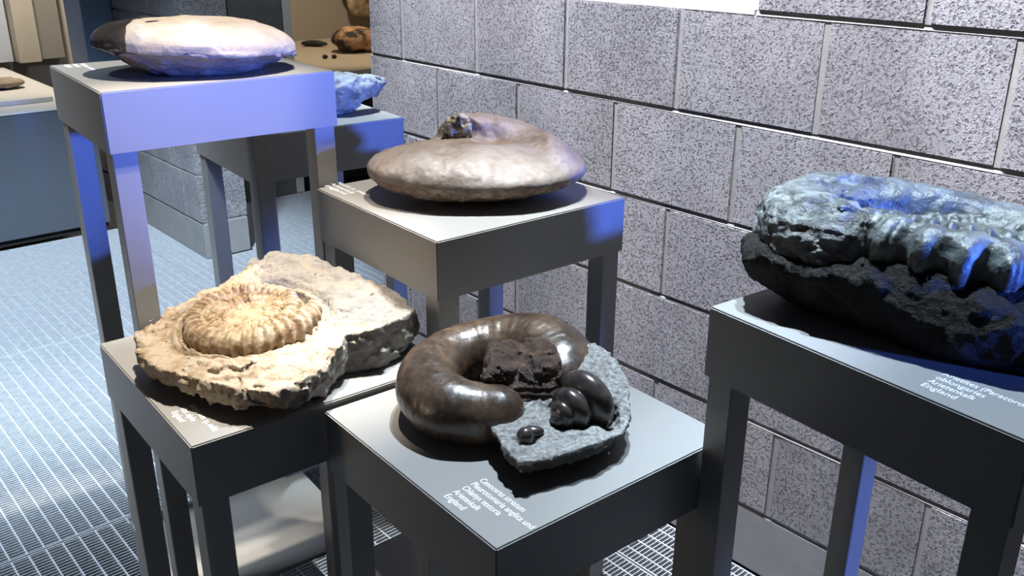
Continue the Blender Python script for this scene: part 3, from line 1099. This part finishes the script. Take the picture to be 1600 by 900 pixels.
# ------------------------------------------------------------------ background showcases
cab = thing('showcase_plinth', 'long blue-grey showcase plinth with an off-white top at back left', 'cabinet', (-1.6, 4.45, 0))
box('body', M['cabinet'], -1.6, 1.37, -0.42, 1.35, 0.035, 0.690, cab, 0.004)
box('toe_kick', M['black'], -1.6, 1.36, -0.40, 1.33, 0.0006, 0.035, cab)
box('ledge', M['offwhite'], -1.6, 1.37, -0.425, 1.355, 0.690, 0.702, cab, 0.002)
box('display_board', M['offwhite'], -1.6, 1.235, -0.215, 1.33, 0.702, 0.728, cab, 0.003)


def pebble(name, label, loc, r, material, seed, cat='fossil', rz=0.0, amp=0.35):
    rs = np.float32(seed * 3.17)

    def f(G):
        D = ell(G, (0, 0, r[2]), r)
        return near(D, G, lambda p: amp * min(r) * (facets(p, 0.9 / max(r) * 1.6) + 0.6 * vnoise(p * np.float32(2.2 / max(r)) + rs)), 0.05)
    k = 1.35
    o = sculpt(name, f, (-r[0] * k, -r[1] * k, -r[2] * 0.3), (r[0] * k, r[1] * k, r[2] * 2.4), max(r) / 14, [material])
    me = o.data
    zs = np.zeros(len(me.vertices) * 3, np.float32)
    me.vertices.foreach_get('co', zs)
    zs = zs.reshape(-1, 3)
    zs[:, 2] -= zs[:, 2].min()
    me.vertices.foreach_set('co', zs.ravel())
    o.location = loc
    o.rotation_euler = (0, 0, rz)
    tag(o, label, cat)
    return o


M['oval'] = stone('tan_fossil', [(0.3, (0.20, 0.14, 0.09)), (0.6, (0.40, 0.31, 0.22)), (0.75, (0.52, 0.44, 0.34))], 14, 0.8, 0.7, 50, 0.008)
M['orange'] = stone('orange_and_black_rock', [(0.40, (0.02, 0.017, 0.015)), (0.47, (0.30, 0.17, 0.09)), (0.62, (0.62, 0.38, 0.22))], 5, 0.8, 0.7, 60, 0.008, detail=3)
pebble('flat_fossil', 'flat tan and grey fossil lying on the off-white showcase top', (-0.50, 4.68, 0.7286), (0.115, 0.085, 0.028), M['oval'], 1)

niche = thing('display_niche', 'beige wall showcase with a shelf, beyond the end of the block wall', 'showcase', (0.93, 4.0, 0))
box('side_frame', M['offwhite'], 0.0, 0.055, 0.0, 1.70, 0.0006, 2.4, niche, 0.003)
box('back_panel', M['greybeige'], 0.056, 2.25, 1.66, 1.70, 0.70, 2.4, niche)
box('shelf', M['beige'], 0.056, 2.25, 0.0, 1.659, 0.700, 0.730, niche, 0.003)
box('base_cabinet', M['black'], 0.056, 2.25, 0.10, 1.65, 0.0006, 0.699, niche)
pebble('orange_rock', 'orange and black jagged rock on the beige showcase shelf', (1.94, 4.80, 0.7306), (0.20, 0.16, 0.085), M['orange'], 2, 'rock')
pebble('dark_chip', 'long dark chip lying on the beige showcase shelf', (1.83, 5.24, 0.7306), (0.11, 0.030, 0.022), M['black'], 3, 'rock', rz=-0.9)
pebble('small_stone', 'left one of two tiny dark stones on the beige showcase shelf', (1.545, 4.60, 0.7306), (0.019, 0.019, 0.013), M['black'], 4, 'rock')
pebble('small_stone', 'right one of two tiny dark stones on the beige showcase shelf', (1.60, 4.57, 0.7306), (0.019, 0.019, 0.013), M['black'], 5, 'rock')


def f_oval(G):
    return near(ell(G, (0, 0, 0), (0.20, 0.05, 0.24)), G, lambda p: 0.02 * fbm(p, 12, 3), 0.06)


ov = sculpt('round_fossil', f_oval, (-0.25, -0.075, -0.3), (0.25, 0.075, 0.3), 0.012, [M['oval']])
ov.location = (2.50, 5.575, 1.13)
tag(ov, 'round tan fossil hung on the back panel of the wall showcase', 'fossil')
